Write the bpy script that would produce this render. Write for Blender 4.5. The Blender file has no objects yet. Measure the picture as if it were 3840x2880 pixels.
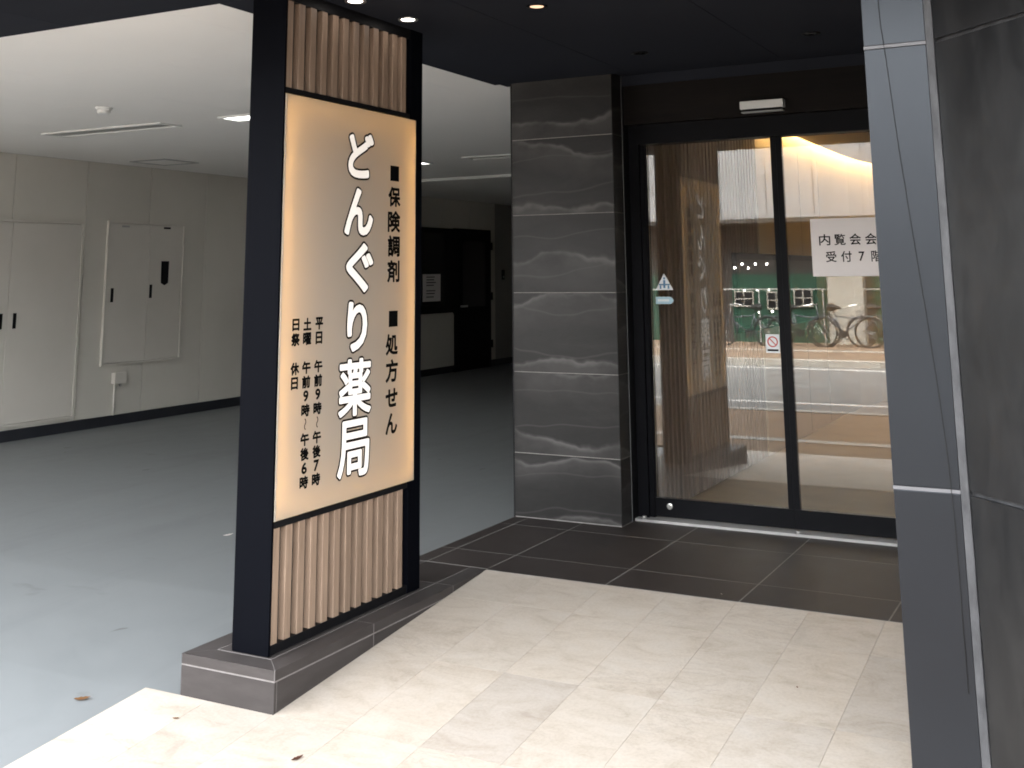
import bpy, bmesh, math, random
from mathutils import Vector, Matrix
random.seed(7)
S = bpy.context.scene
C = S.collection
R = math.radians

# ------------------------------------------------------------------ camera
cam_d = bpy.data.cameras.new('camera')
cam = bpy.data.objects.new('camera', cam_d); C.objects.link(cam); S.camera = cam
RT = Vector((0.8847465, 0.4659859, -0.0089871)); UP = Vector((0.0924026, -0.1564755, 0.9833500)); FW = Vector((-0.4568210, 0.8708459, 0.1814995))
m = Matrix((RT, UP, -FW)).transposed().to_4x4(); m.translation = (0, 0, 1.35996)
cam.matrix_world = m
cam_d.sensor_fit = 'HORIZONTAL'; cam_d.sensor_width = 36
cam_d.lens = 4220.8 / 3840 * 36
cam_d.shift_y = -(1440 - 248.62) / 3840
cam_d.clip_start = 0.05; cam_d.clip_end = 500

# ------------------------------------------------------------------ daylight (overcast)
W = bpy.data.worlds.new('World'); S.world = W; W.use_nodes = True
nt = W.node_tree; nt.nodes.clear()
wo = nt.nodes.new('ShaderNodeOutputWorld'); bg = nt.nodes.new('ShaderNodeBackground')
sky = nt.nodes.new('ShaderNodeTexSky'); sky.sky_type = 'NISHITA'; sky.sun_disc = False
SUN_EL, SUN_ROT = 50, 12
sky.sun_elevation = R(SUN_EL); sky.sun_rotation = R(SUN_ROT); sky.air_density = 1.6; sky.dust_density = 4.0
hs = nt.nodes.new('ShaderNodeHueSaturation'); hs.inputs['Saturation'].default_value = 0.13
nt.links.new(sky.outputs[0], hs.inputs['Color']); nt.links.new(hs.outputs[0], bg.inputs[0]); nt.links.new(bg.outputs[0], wo.inputs[0])
bg.inputs[1].default_value = 0.15
sd = bpy.data.lights.new('sun', 'SUN'); sd.energy = 0.6; sd.angle = R(40); sd.color = (1, 0.96, 0.9)
so = bpy.data.objects.new('sun', sd); C.objects.link(so)
a, e = R(SUN_ROT), R(SUN_EL)
sdir = Vector((math.sin(a) * math.cos(e), math.cos(a) * math.cos(e), math.sin(e)))
so.rotation_euler = sdir.to_track_quat('Z', 'Y').to_euler()
vs = S.view_settings; vs.view_transform = 'Standard'; vs.look = 'None'; vs.gamma = 1; vs.use_curve_mapping = False
vs.exposure = 4.34
S.cycles.use_denoising = True
S.cycles.filter_width = 1.8
S.cycles.max_bounces = 10; S.cycles.diffuse_bounces = 5; S.cycles.glossy_bounces = 5; S.cycles.transparent_max_bounces = 16
S.cycles.sample_clamp_indirect = 6

# ------------------------------------------------------------------ materials
def mat(name, col, rough=0.6, spec=0.5, metal=0.0):
    M = bpy.data.materials.new(name); M.use_nodes = True
    b = M.node_tree.nodes['Principled BSDF']
    b.inputs['Base Color'].default_value = (*col, 1); b.inputs['Roughness'].default_value = rough
    b.inputs['Specular IOR Level'].default_value = spec; b.inputs['Metallic'].default_value = metal
    return M
def nodes(M): return M.node_tree.nodes, M.node_tree.links, M.node_tree.nodes['Principled BSDF']
def N(M, typ, **kw):
    n = M.node_tree.nodes.new(typ)
    for k, v in kw.items(): setattr(n, k, v)
    return n
def noise(M, scale, detail=4, rough=0.55, vec=None, dist=0.0):
    n = N(M, 'ShaderNodeTexNoise'); n.inputs['Scale'].default_value = scale; n.inputs['Detail'].default_value = detail
    n.inputs['Roughness'].default_value = rough; n.inputs['Distortion'].default_value = dist
    if vec is not None: M.node_tree.links.new(vec, n.inputs['Vector'])
    return n
def ramp(M, src, stops):
    r = N(M, 'ShaderNodeValToRGB'); el = r.color_ramp.elements
    while len(el) < len(stops): el.new(0.5)
    for s, (p, c) in zip(el, stops): s.position = p; s.color = (*c, 1) if len(c) == 3 else c
    M.node_tree.links.new(src, r.inputs['Fac']); return r
def coords(M, scale=(1, 1, 1), loc=(0, 0, 0), rot=(0, 0, 0), kind='Object', rand=0.0):
    tc = N(M, 'ShaderNodeTexCoord'); mp = N(M, 'ShaderNodeMapping')
    mp.inputs['Scale'].default_value = scale; mp.inputs['Rotation'].default_value = rot; mp.inputs['Location'].default_value = loc
    src = tc.outputs[kind]
    if rand:
        oi = N(M, 'ShaderNodeObjectInfo'); mu = N(M, 'ShaderNodeVectorMath', operation='MULTIPLY_ADD')
        cb = N(M, 'ShaderNodeCombineXYZ')
        for i in range(3): M.node_tree.links.new(oi.outputs['Random'], cb.inputs[i])
        M.node_tree.links.new(cb.outputs[0], mu.inputs[0]); mu.inputs[1].default_value = (rand, rand * 1.7, rand * 0.6)
        M.node_tree.links.new(src, mu.inputs[2]); src = mu.outputs[0]
    M.node_tree.links.new(src, mp.inputs['Vector']); return mp.outputs[0]
def mix(M, fac, a, b, mode='MIX'):
    n = N(M, 'ShaderNodeMix', data_type='RGBA', blend_type=mode)
    for s, v in ((n.inputs['Factor'], fac), (n.inputs[6], a), (n.inputs[7], b)):
        if isinstance(v, (int, float)): s.default_value = v
        elif isinstance(v, tuple): s.default_value = (*v, 1)
        else: M.node_tree.links.new(v, s)
    return n.outputs[2]
def bump(M, src, strength=0.2, dist=0.01):
    b = N(M, 'ShaderNodeBump'); b.inputs['Strength'].default_value = strength; b.inputs['Distance'].default_value = dist
    M.node_tree.links.new(src, b.inputs['Height']); M.node_tree.links.new(b.outputs[0], M.node_tree.nodes['Principled BSDF'].inputs['Normal'])
def setcol(M, out): M.node_tree.links.new(out, M.node_tree.nodes['Principled BSDF'].inputs['Base Color'])
def setrough(M, src, lo, hi):
    mr = N(M, 'ShaderNodeMapRange'); mr.inputs['To Min'].default_value = lo; mr.inputs['To Max'].default_value = hi
    M.node_tree.links.new(src, mr.inputs['Value']); M.node_tree.links.new(mr.outputs[0], M.node_tree.nodes['Principled BSDF'].inputs['Roughness'])
def mottled(name, c0, c1, scale, rough=0.6, spec=0.5, rand=0.0, bmp=0.0, stretch=(1, 1, 1), tint=0.0, metal=0.0):
    M = mat(name, c0, rough, spec, metal)
    v = coords(M, scale=stretch, rand=rand)
    n = noise(M, scale, 6, 0.6, v)
    r = ramp(M, n.outputs['Fac'], [(0.3, c0), (0.7, c1)])
    out = r.outputs[0]
    if tint:
        oi = N(M, 'ShaderNodeObjectInfo')
        t = ramp(M, oi.outputs['Random'], [(0, (1 - tint,) * 3), (1, (1 + tint,) * 3)])
        out = mix(M, 1.0, out, t.outputs[0], 'MULTIPLY')
    setcol(M, out); setrough(M, n.outputs['Fac'], max(rough - 0.08, 0.02), min(rough + 0.1, 1))
    if bmp:
        n2 = noise(M, scale * 12, 3, 0.6, v); bump(M, n2.outputs['Fac'], bmp, 0.003)
    return M
def emit(name, col, strength):
    M = bpy.data.materials.new(name); M.use_nodes = True; t = M.node_tree; t.nodes.clear()
    o = t.nodes.new('ShaderNodeOutputMaterial'); e = t.nodes.new('ShaderNodeEmission')
    e.inputs[0].default_value = (*col, 1); e.inputs[1].default_value = strength; t.links.new(e.outputs[0], o.inputs[0]); return M

K = {}
# beige streaked marble slabs
M = K['marble'] = mat('marble', (0.429, 0.371, 0.312), 0.42, 0.4)
v = coords(M, rand=37.0); va = coords(M, scale=(1.3, 2.6, 1), rot=(0, 0, R(-28)), rand=37.0)
n2 = noise(M, 2.4, 6, 0.55, v, 0.4); n1 = noise(M, 3.2, 9, 0.66, va, 1.0); n3 = noise(M, 90, 3, 0.6, v)
c = ramp(M, n2.outputs['Fac'], [(0.30, (0.410, 0.361, 0.305)), (0.50, (0.457, 0.404, 0.347)), (0.70, (0.483, 0.441, 0.391))]).outputs[0]
c = mix(M, 0.75, c, ramp(M, n1.outputs['Fac'], [(0.30, (0.295, 0.250, 0.202)), (0.42, (0.410, 0.357, 0.296)), (0.55, (0.471, 0.420, 0.362)), (0.72, (0.492, 0.455, 0.409))]).outputs[0])
vein = noise(M, 1.7, 10, 0.72, va, 2.0)
vm = ramp(M, vein.outputs['Fac'], [(0.475, (0, 0, 0)), (0.496, (0.367, 0.367, 0.367)), (0.504, (0.367, 0.367, 0.367)), (0.535, (0, 0, 0))]).outputs[0]
vgate = noise(M, 0.9, 2, 0.5, v); vg_ = ramp(M, vgate.outputs['Fac'], [(0.45, (0, 0, 0)), (0.62, (1, 1, 1))]).outputs[0]
c = mix(M, mix(M, 1.0, vm, vg_, 'MULTIPLY'), c, (0.273, 0.233, 0.199))
c = mix(M, 0.16, c, ramp(M, n3.outputs['Fac'], [(0.35, (0.247, 0.210, 0.167)), (0.6, (0.524, 0.475, 0.420))]).outputs[0])
oi = N(M, 'ShaderNodeObjectInfo')
c = mix(M, 1.0, c, ramp(M, oi.outputs['Random'], [(0, (0.90, 0.90, 0.91)), (0.2, (0.95, 0.95, 0.955)), (0.3, (0.985, 0.985, 0.985)), (1, (1.03, 1.02, 1.01))]).outputs[0], 'MULTIPLY')
gr = noise(M, 0.7, 5, 0.6, coords(M)); c = mix(M, 0.5, c, mix(M, 1.0, c, ramp(M, gr.outputs['Fac'], [(0.35, (0.86, 0.85, 0.84)), (0.6, (1, 1, 1))]).outputs[0], 'MULTIPLY'))
setcol(M, c); setrough(M, n3.outputs['Fac'], 0.36, 0.55); bump(M, n3.outputs['Fac'], 0.05, 0.002)
K['marble_bed'] = mottled('marble joint', (0.31, 0.28, 0.245), (0.37, 0.335, 0.30), 30, 0.9, 0.2)
# dark brown-grey porcelain floor and plinth tile
K['floor_tile'] = mottled('dark porcelain', (0.0242, 0.0195, 0.0183), (0.0380, 0.0309, 0.0291), 6, 0.55, 0.22, rand=11, bmp=0.08, tint=0.10, stretch=(1, 1, 3))
K['plinth_tile'] = mottled('grey porcelain', (0.0375, 0.0326, 0.0314), (0.0529, 0.0464, 0.0450), 7, 0.55, 0.3, rand=11, bmp=0.08, tint=0.06, stretch=(1, 1, 4))
K['grout'] = mottled('pale grout', (0.1690, 0.1560, 0.1495), (0.2340, 0.2171, 0.2106), 30, 0.9, 0.2)
K['grout_dark'] = mottled('grey grout', (0.1680, 0.1584, 0.1500), (0.2400, 0.2280, 0.2160), 30, 0.9, 0.2)
# veined charcoal stone tile of the pillar
M = K['vein_tile'] = mat('veined stone', (0.0177, 0.0173, 0.0171), 0.34, 0.3)
v = coords(M, rand=7.3)
def wave(scale, dist, det, dsc, rgh, prof='SAW'):
    w = N(M, 'ShaderNodeTexWave', wave_type='BANDS', bands_direction='Z', wave_profile=prof)
    for k_, x_ in (('Scale', scale), ('Distortion', dist), ('Detail', det), ('Detail Scale', dsc), ('Detail Roughness', rgh)): w.inputs[k_].default_value = x_
    M.node_tree.links.new(v, w.inputs['Vector']); return w
big = noise(M, 2.2, 7, 0.62, coords(M, scale=(0.8, 0.8, 2.2), rand=7.3), 0.6)
c = ramp(M, big.outputs['Fac'], [(0.30, (0.0085, 0.0078, 0.0078)), (0.52, (0.0130, 0.0121, 0.0120)), (0.72, (0.0225, 0.0212, 0.0208))]).outputs[0]
w1 = wave(0.92, 4.8, 5, 1.1, 0.52)
l1_ = ramp(M, w1.outputs['Fac'], [(0.0, (0, 0, 0)), (0.45, (0, 0, 0)), (0.72, (0.24, 0.24, 0.24)), (0.88, (0.36, 0.36, 0.36)), (0.945, (0.95, 0.95, 0.95)), (0.972, (0.25, 0.25, 0.25)), (1.0, (0, 0, 0))]).outputs[0]
gt = noise(M, 3.0, 4, 0.6, coords(M, scale=(1, 1, 1.6), rand=9.0)); gm = ramp(M, gt.outputs['Fac'], [(0.34, (0.25, 0.25, 0.25)), (0.60, (1, 1, 1))]).outputs[0]
c = mix(M, mix(M, 1.0, l1_, gm, 'MULTIPLY'), c, (0.112, 0.106, 0.103))
w2 = wave(1.5, 7.0, 3, 0.6, 0.45)
l2_ = ramp(M, w2.outputs['Fac'], [(0.0, (0, 0, 0)), (0.93, (0, 0, 0)), (0.97, (0.34, 0.34, 0.34)), (1.0, (0, 0, 0))]).outputs[0]
c = mix(M, l2_, c, (0.085, 0.081, 0.079))
fine = noise(M, 30, 5, 0.7, coords(M, scale=(1, 1, 6), rand=7.3))
c = mix(M, 0.20, c, ramp(M, fine.outputs['Fac'], [(0.3, (0.0059, 0.0054, 0.0054)), (0.7, (0.0248, 0.0230, 0.0222))]).outputs[0])
setcol(M, c); setrough(M, fine.outputs['Fac'], 0.30, 0.45)
# slate tile of the street wall
M = K['slate'] = mat('slate tile', (0.06, 0.06, 0.06), 0.28, 0.5)
M.node_tree.nodes['Principled BSDF'].inputs['Specular Tint'].default_value = (0.86, 0.92, 1.0, 1)
v = coords(M, rand=3.0)
n1 = noise(M, 1.6, 8, 0.65, v, 0.6); n2 = noise(M, 14, 5, 0.7, coords(M, scale=(1, 1, 0.35), rand=3.0), 0.4)
c = ramp(M, n1.outputs['Fac'], [(0.3, (0.0030, 0.0029, 0.0032)), (0.55, (0.0062, 0.0058, 0.0060)), (0.75, (0.015, 0.014, 0.0136))]).outputs[0]
c = mix(M, 0.35, c, ramp(M, n2.outputs['Fac'], [(0.4, (0.0035, 0.0034, 0.0036)), (0.72, (0.024, 0.0225, 0.0215))]).outputs[0])
sc = noise(M, 5, 2, 0.5, coords(M, scale=(9, 9, 1), rot=(0, 0, R(20))), 0.6)
sm = ramp(M, sc.outputs['Fac'], [(0.78, (0, 0, 0)), (0.80, (0.45, 0.45, 0.45)), (0.82, (0, 0, 0))]).outputs[0]
c = mix(M, sm, c, (0.075, 0.075, 0.075))
setcol(M, c); setrough(M, n2.outputs['Fac'], 0.24, 0.38)
M = K['slate_gloss'] = mat('glossy slate panel', (0.06, 0.061, 0.064), 0.30, 0.46)
M.node_tree.nodes['Principled BSDF'].inputs['Specular Tint'].default_value = (0.86, 0.92, 1.0, 1)  # blue of the reflected sky put into specular tint and base colour
n1 = noise(M, 3, 5, 0.6, coords(M)); setcol(M, ramp(M, n1.outputs['Fac'], [(0.3, (0.0042, 0.0050, 0.0072)), (0.7, (0.0055, 0.0063, 0.0088))]).outputs[0]); setrough(M, n1.outputs['Fac'], 0.30, 0.38)
# corner trim (worn aluminium)
K['trim'] = mottled('worn aluminium', (0.030, 0.031, 0.034), (0.075, 0.076, 0.081), 22, 0.6, 0.3, bmp=0.3, stretch=(1, 1, 0.5))
K['edge_metal'] = mat('edge metal', (0.12, 0.12, 0.128), 0.5, 0.4)
# painted metals
K['navy'] = mottled('charcoal paint', (0.0017, 0.0020, 0.0036), (0.0022, 0.0026, 0.0044), 3, 0.6, 0.035)
K['black'] = mottled('black paint', (0.005, 0.005, 0.006), (0.007, 0.007, 0.008), 8, 0.55, 0.15)
K['doorframe'] = mottled('dark anodised', (0.0035, 0.0036, 0.005), (0.005, 0.0051, 0.0068), 5, 0.5, 0.1)
K['soffit'] = mottled('dark soffit', (0.018, 0.020, 0.027), (0.022, 0.024, 0.031), 2.5, 0.8, 0.06, tint=0.05)
M = K['lintel'] = mat('dark wood film', (0.02, 0.016, 0.015), 0.6, 0.12)
n1 = noise(M, 3, 6, 0.65, coords(M, scale=(1, 1, 14)), 0.4); setcol(M, ramp(M, n1.outputs['Fac'], [(0.3, (0.0040, 0.0034, 0.0034)), (0.7, (0.0105, 0.0076, 0.0066))]).outputs[0])
# wood-look slats
def wood(name, dark, light, rand=9.0, rough=0.5):
    M = mat(name, light, rough, 0.3)
    n1 = noise(M, 9, 7, 0.65, coords(M, scale=(6, 6, 0.45), rand=rand), 0.5)
    c = ramp(M, n1.outputs['Fac'], [(0.28, dark), (0.5, tuple((p + q) / 2 for p, q in zip(dark, light))), (0.72, light)]).outputs[0]
    n2 = noise(M, 60, 4, 0.7, coords(M, scale=(3, 3, 0.12), rand=rand))
    c = mix(M, 0.25, c, ramp(M, n2.outputs['Fac'], [(0.35, dark), (0.65, light)]).outputs[0])
    oi = N(M, 'ShaderNodeObjectInfo')
    c = mix(M, 1.0, c, ramp(M, oi.outputs['Random'], [(0, (0.86, 0.85, 0.84)), (1, (1.06, 1.05, 1.04))]).outputs[0], 'MULTIPLY')
    setcol(M, c); bump(M, n2.outputs['Fac'], 0.12, 0.002); return M
K['slat'] = wood('pale ash slat', (0.205, 0.143, 0.102), (0.345, 0.252, 0.187))
K['slat_in'] = wood('walnut slat', (0.21, 0.165, 0.148), (0.36, 0.295, 0.265))
# garage
M = K['epoxy'] = mat('grey floor paint', (0.1960, 0.2079, 0.2126), 0.5, 0.35)
v = coords(M); n1 = noise(M, 0.55, 6, 0.6, v, 0.5); n2 = noise(M, 7, 6, 0.65, v, 0.8); n3 = noise(M, 60, 2, 0.5, v)
c = ramp(M, n1.outputs['Fac'], [(0.3, (0.1721, 0.1846, 0.1902)), (0.7, (0.1932, 0.2049, 0.2097))]).outputs[0]
c = mix(M, 0.25, c, ramp(M, n2.outputs['Fac'], [(0.3, (0.1457, 0.1575, 0.1625)), (0.7, (0.2178, 0.2286, 0.2325))]).outputs[0])
st = noise(M, 3.1, 3, 0.5, coords(M, scale=(1, 2.5, 1), rot=(0, 0, R(20))), 0.3)
c = mix(M, ramp(M, st.outputs['Fac'], [(0.70, (0, 0, 0)), (0.76, (0.35, 0.35, 0.35))]).outputs[0], c, (0.1078, 0.1068, 0.1068))
sp = noise(M, 6.5, 2, 0.5, coords(M, scale=(1, 0.8, 1), loc=(3, 1, 0)), 0.4)
c = mix(M, ramp(M, sp.outputs['Fac'], [(0.755, (0, 0, 0)), (0.775, (0.7, 0.7, 0.7))]).outputs[0], c, (0.0833, 0.0822, 0.0832))
ty = noise(M, 1.3, 5, 0.62, coords(M, scale=(2.4, 0.35, 1), rot=(0, 0, R(14))), 0.5)
c = mix(M, ramp(M, ty.outputs['Fac'], [(0.50, (0, 0, 0)), (0.70, (0.35, 0.35, 0.35))]).outputs[0], c, (0.1274, 0.1332, 0.1408))
setcol(M, c); setrough(M, n2.outputs['Fac'], 0.42, 0.62); bump(M, n3.outputs['Fac'], 0.08, 0.002)
K['wallpanel'] = mottled('cream wall panel', (0.59, 0.57, 0.515), (0.63, 0.605, 0.55), 2, 0.5, 0.35, tint=0.03)
K['cabinet'] = mottled('cream painted steel', (0.59, 0.565, 0.515), (0.63, 0.60, 0.55), 2, 0.42, 0.4, rand=2)
K['ceil'] = mottled('white ceiling board', (0.84, 0.825, 0.795), (0.87, 0.855, 0.825), 0.8, 0.8, 0.2)
K['seam'] = mat('grey joint', (0.30, 0.29, 0.27), 0.8, 0.2)
K['plastic'] = mat('white plastic', (0.74, 0.74, 0.72), 0.4, 0.4)
K['greyplastic'] = mat('grey plastic', (0.36, 0.36, 0.35), 0.45, 0.4)
K['base'] = mottled('dark skirting', (0.018, 0.020, 0.026), (0.024, 0.026, 0.032), 4, 0.5, 0.4)
K['darkglass'] = mat('dark glass', (0.008, 0.009, 0.011), 0.08, 0.5)
K['steel'] = mat('brushed steel', (0.55, 0.54, 0.52), 0.35, 0.5, 0.9)
K['sill'] = mottled('aluminium sill', (0.42, 0.41, 0.40), (0.52, 0.51, 0.50), 12, 0.45, 0.5, metal=0.4)
K['ink'] = mat('black ink', (0.003, 0.003, 0.003), 0.7, 0.04)
K['inkline'] = mat('brown black ink', (0.010, 0.007, 0.005), 0.7, 0.05)
K['paper'] = mottled('white paper', (0.82, 0.77, 0.75), (0.86, 0.81, 0.79), 3, 0.8, 0.1)
K['letter'] = mat('white letter film', (0.86, 0.82, 0.78), 0.5, 0.3)
b = K['letter'].node_tree.nodes['Principled BSDF']; b.inputs['Emission Color'].default_value = (1, 0.90, 0.80, 1); b.inputs['Emission Strength'].default_value = 0.02
# translucent face of the light box
M = K['opal'] = bpy.data.materials.new('opal acrylic'); M.use_nodes = True; t = M.node_tree; t.nodes.clear()
o_ = t.nodes.new('ShaderNodeOutputMaterial'); df = t.nodes.new('ShaderNodeBsdfDiffuse'); tr = t.nodes.new('ShaderNodeBsdfTranslucent'); mx = t.nodes.new('ShaderNodeMixShader')
df.inputs[0].default_value = (0.49, 0.452, 0.40, 1); tr.inputs[0].default_value = (0.72, 0.63, 0.50, 1); mx.inputs[0].default_value = 0.42
t.links.new(df.outputs[0], mx.inputs[1]); t.links.new(tr.outputs[0], mx.inputs[2])
gl = t.nodes.new('ShaderNodeBsdfGlossy'); gl.inputs['Roughness'].default_value = 0.25; mx2 = t.nodes.new('ShaderNodeMixShader'); mx2.inputs[0].default_value = 0.03
t.links.new(mx.outputs[0], mx2.inputs[1]); t.links.new(gl.outputs[0], mx2.inputs[2]); t.links.new(mx2.outputs[0], o_.inputs[0])
K['led_warm'] = emit('warm led strip', (1.0, 0.66, 0.27), 2.0)
K['cove_led'] = emit('cove led strip', (1.0, 0.66, 0.28), 3.6)
K['lamp_on'] = emit('lit lamp', (1.0, 0.93, 0.86), 1.2)
K['lamp_warm'] = emit('lit warm lamp', (1.0, 0.62, 0.40), 0.08)
K['tube_on'] = emit('lit tube', (1.0, 0.98, 0.94), 0.35)
K['dot_on'] = emit('small shop lamp', (1.0, 0.96, 0.9), 3.0)
K['cavity'] = mat('white cavity', (0.8, 0.78, 0.72), 0.8, 0.1)
# coated clear glass: sees through and mirrors the street
M = K['glass'] = bpy.data.materials.new('coated glass'); M.use_nodes = True; t = M.node_tree; t.nodes.clear()
o_ = t.nodes.new('ShaderNodeOutputMaterial'); tp = t.nodes.new('ShaderNodeBsdfTransparent'); gl = t.nodes.new('ShaderNodeBsdfGlossy'); mx = t.nodes.new('ShaderNodeMixShader')
tp.inputs[0].default_value = (0.95, 0.95, 0.93, 1); gl.inputs['Roughness'].default_value = 0.0; gl.inputs[0].default_value = (0.97, 0.96, 0.94, 1)
fr = t.nodes.new('ShaderNodeFresnel'); fr.inputs[0].default_value = 1.5; ad = t.nodes.new('ShaderNodeMath'); ad.operation = 'ADD'; ad.inputs[1].default_value = 0.042
t.links.new(fr.outputs[0], ad.inputs[0]); t.links.new(ad.outputs[0], mx.inputs[0])
t.links.new(tp.outputs[0], mx.inputs[1]); t.links.new(gl.outputs[0], mx.inputs[2]); t.links.new(mx.outputs[0], o_.inputs[0])
# interior
K['inwall'] = mottled('cream interior wall', (0.60, 0.52, 0.40), (0.64, 0.56, 0.44), 1.5, 0.6, 0.3)
K['inceil'] = mat('cream ceiling', (0.62, 0.58, 0.52), 0.8, 0.2)
K['infloor'] = mottled('brown interior floor', (0.26, 0.205, 0.135), (0.33, 0.265, 0.18), 3, 0.6, 0.15)
# street
K['asphalt'] = mottled('asphalt', (0.13, 0.13, 0.128), (0.165, 0.164, 0.16), 3, 0.85, 0.2, bmp=0.3)
K['whiteline'] = mottled('road paint', (0.42, 0.41, 0.39), (0.50, 0.49, 0.47), 6, 0.7, 0.2)
M = K['paver'] = mat('brown pavers', (0.2, 0.14, 0.1), 0.85, 0.2)
br = N(M, 'ShaderNodeTexBrick'); br.inputs['Scale'].default_value = 5; br.inputs['Color1'].default_value = (0.17, 0.12, 0.083, 1); br.inputs['Color2'].default_value = (0.20, 0.145, 0.103, 1); br.inputs['Mortar'].default_value = (0.12, 0.092, 0.072, 1); br.inputs['Mortar Size'].default_value = 0.012
M.node_tree.links.new(coords(M), br.inputs['Vector']); setcol(M, br.outputs['Color'])
K['kerb'] = mottled('kerb concrete', (0.27, 0.255, 0.23), (0.34, 0.325, 0.295), 8, 0.85, 0.2)
K['clad'] = mottled('white cladding', (0.165, 0.165, 0.168), (0.195, 0.195, 0.198), 1.5, 0.6, 0.3, tint=0.03)
K['shopdark'] = mottled('dark shop front', (0.020, 0.018, 0.017), (0.035, 0.031, 0.028), 3, 0.6, 0.3)
K['shopgreen'] = mottled('green shop panel', (0.008, 0.036, 0.022), (0.012, 0.048, 0.030), 3, 0.55, 0.3)
K['shoppale'] = mottled('pale pier', (0.22, 0.21, 0.185), (0.25, 0.24, 0.215), 2, 0.7, 0.2)
K['leaf'] = mottled('dry leaf', (0.16, 0.075, 0.03), (0.25, 0.13, 0.055), 30, 0.7, 0.3)
K['leaf2'] = mottled('red brown leaf', (0.09, 0.038, 0.024), (0.15, 0.065, 0.042), 30, 0.7, 0.3)
K['blueink'] = mat('blue print', (0.10, 0.22, 0.36), 0.5, 0.3)
K['stickwhite'] = mat('sticker white', (0.74, 0.77, 0.78), 0.5, 0.3)
K['stickblue'] = mat('sticker pale blue', (0.42, 0.60, 0.68), 0.5, 0.3)
K['red'] = mat('red print', (0.55, 0.08, 0.07), 0.5, 0.3)
K['rubber'] = mat('black rubber', (0.015, 0.015, 0.015), 0.7, 0.3)
K['bikepaint'] = mat('bicycle paint', (0.05, 0.055, 0.065), 0.35, 0.5)

# ------------------------------------------------------------------ builders
def link(name, me, m=None, parent=None):
    o = bpy.data.objects.new(name, me); C.objects.link(o)
    if m is not None and me is not None:
        for mm in (m if isinstance(m, (list, tuple)) else [m]): me.materials.append(mm)
    if parent is not None: o.parent = parent
    return o
def tag(o, label=None, cat=None, group=None, kind=None):
    if label: o['label'] = label
    if cat: o['category'] = cat
    if group: o['group'] = group
    if kind: o['kind'] = kind
    return o
def empty(name, label, cat, group=None, loc=(0, 0, 0)):
    o = bpy.data.objects.new(name, None); C.objects.link(o); o.location = loc; o.empty_display_size = 0.05
    return tag(o, label, cat, group)
def bm_box(bm, x0, x1, y0, y1, z0, z1):
    vs = [bm.verts.new((x, y, z)) for z in (z0, z1) for y in (y0, y1) for x in (x0, x1)]
    for f in ((0, 2, 3, 1), (4, 5, 7, 6), (0, 1, 5, 4), (2, 6, 7, 3), (0, 4, 6, 2), (1, 3, 7, 5)): bm.faces.new([vs[i] for i in f])
def bm_prism(bm, poly, z0, z1):
    # poly: list of (x, y) counter clockwise; z0/z1 number or function(x, y)
    g = lambda z, p: z(*p) if callable(z) else z
    lo = [bm.verts.new((*p, g(z0, p))) for p in poly]; hi = [bm.verts.new((*p, g(z1, p))) for p in poly]
    bm.faces.new(lo[::-1]); bm.faces.new(hi); n = len(poly)
    for i in range(n): bm.faces.new((lo[i], lo[(i + 1) % n], hi[(i + 1) % n], hi[i]))
def bm_tube(bm, pts, r, seg=8, closed=False):
    pts = [Vector(p) for p in pts]; rings = []; n = len(pts); prev = None
    for i, p in enumerate(pts):
        d = (pts[(i + 1) % n] - pts[i - 1]) if closed else (pts[min(i + 1, n - 1)] - pts[max(i - 1, 0)])
        d.normalize()
        u = d.cross(Vector((0, 0, 1))) if prev is None else prev - d * prev.dot(d)
        if u.length < 1e-4: u = d.cross(Vector((1, 0, 0)))
        u.normalize(); prev = u; w = d.cross(u)
        rr = r[i] if isinstance(r, (list, tuple)) else r
        rings.append([bm.verts.new(p + (u * math.cos(2 * math.pi * k / seg) + w * math.sin(2 * math.pi * k / seg)) * rr) for k in range(seg)])
    for i in range(n if closed else n - 1):
        a, b = rings[i], rings[(i + 1) % n]
        for k in range(seg): bm.faces.new((a[k], a[(k + 1) % seg], b[(k + 1) % seg], b[k]))
    if not closed: bm.faces.new(rings[0][::-1]); bm.faces.new(rings[-1])
def bm_lathe(bm, prof, seg=24, axis='Z', at=(0, 0, 0)):
    rings = []
    for r, h in prof:
        ring = []
        for k in range(seg):
            a = 2 * math.pi * k / seg; x, y = r * math.cos(a), r * math.sin(a)
            q = (x, y, h) if axis == 'Z' else ((x, h, y) if axis == 'Y' else (h, x, y))
            ring.append(bm.verts.new((q[0] + at[0], q[1] + at[1], q[2] + at[2])))
        rings.append(ring)
    for a, b in zip(rings, rings[1:]):
        for k in range(seg): bm.faces.new((a[k], a[(k + 1) % seg], b[(k + 1) % seg], b[k]))
    bm.faces.new(rings[0][::-1]); bm.faces.new(rings[-1])
def finish(bm, name, m, parent=None, bevel=0.0, smooth=False):
    bmesh.ops.recalc_face_normals(bm, faces=bm.faces[:])
    if bevel: bmesh.ops.bevel(bm, geom=bm.edges[:], offset=bevel, segments=2, affect='EDGES', profile=0.5, clamp_overlap=True)
    me = bpy.data.meshes.new(name); bm.to_mesh(me); bm.free()
    if smooth:
        for p in me.polygons: p.use_smooth = True
    return link(name, me, m, parent)
def box(name, x0, x1, y0, y1, z0, z1, m, parent=None, bevel=0.0):
    bm = bmesh.new(); bm_box(bm, x0, x1, y0, y1, z0, z1); return finish(bm, name, m, parent, bevel)
def boxes(name, lst, m, parent=None, bevel=0.0):
    bm = bmesh.new()
    for b in lst: bm_box(bm, *b)
    return finish(bm, name, m, parent, bevel)
def prism(name, poly, z0, z1, m, parent=None, bevel=0.0):
    bm = bmesh.new(); bm_prism(bm, poly, z0, z1); return finish(bm, name, m, parent, bevel)
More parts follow.
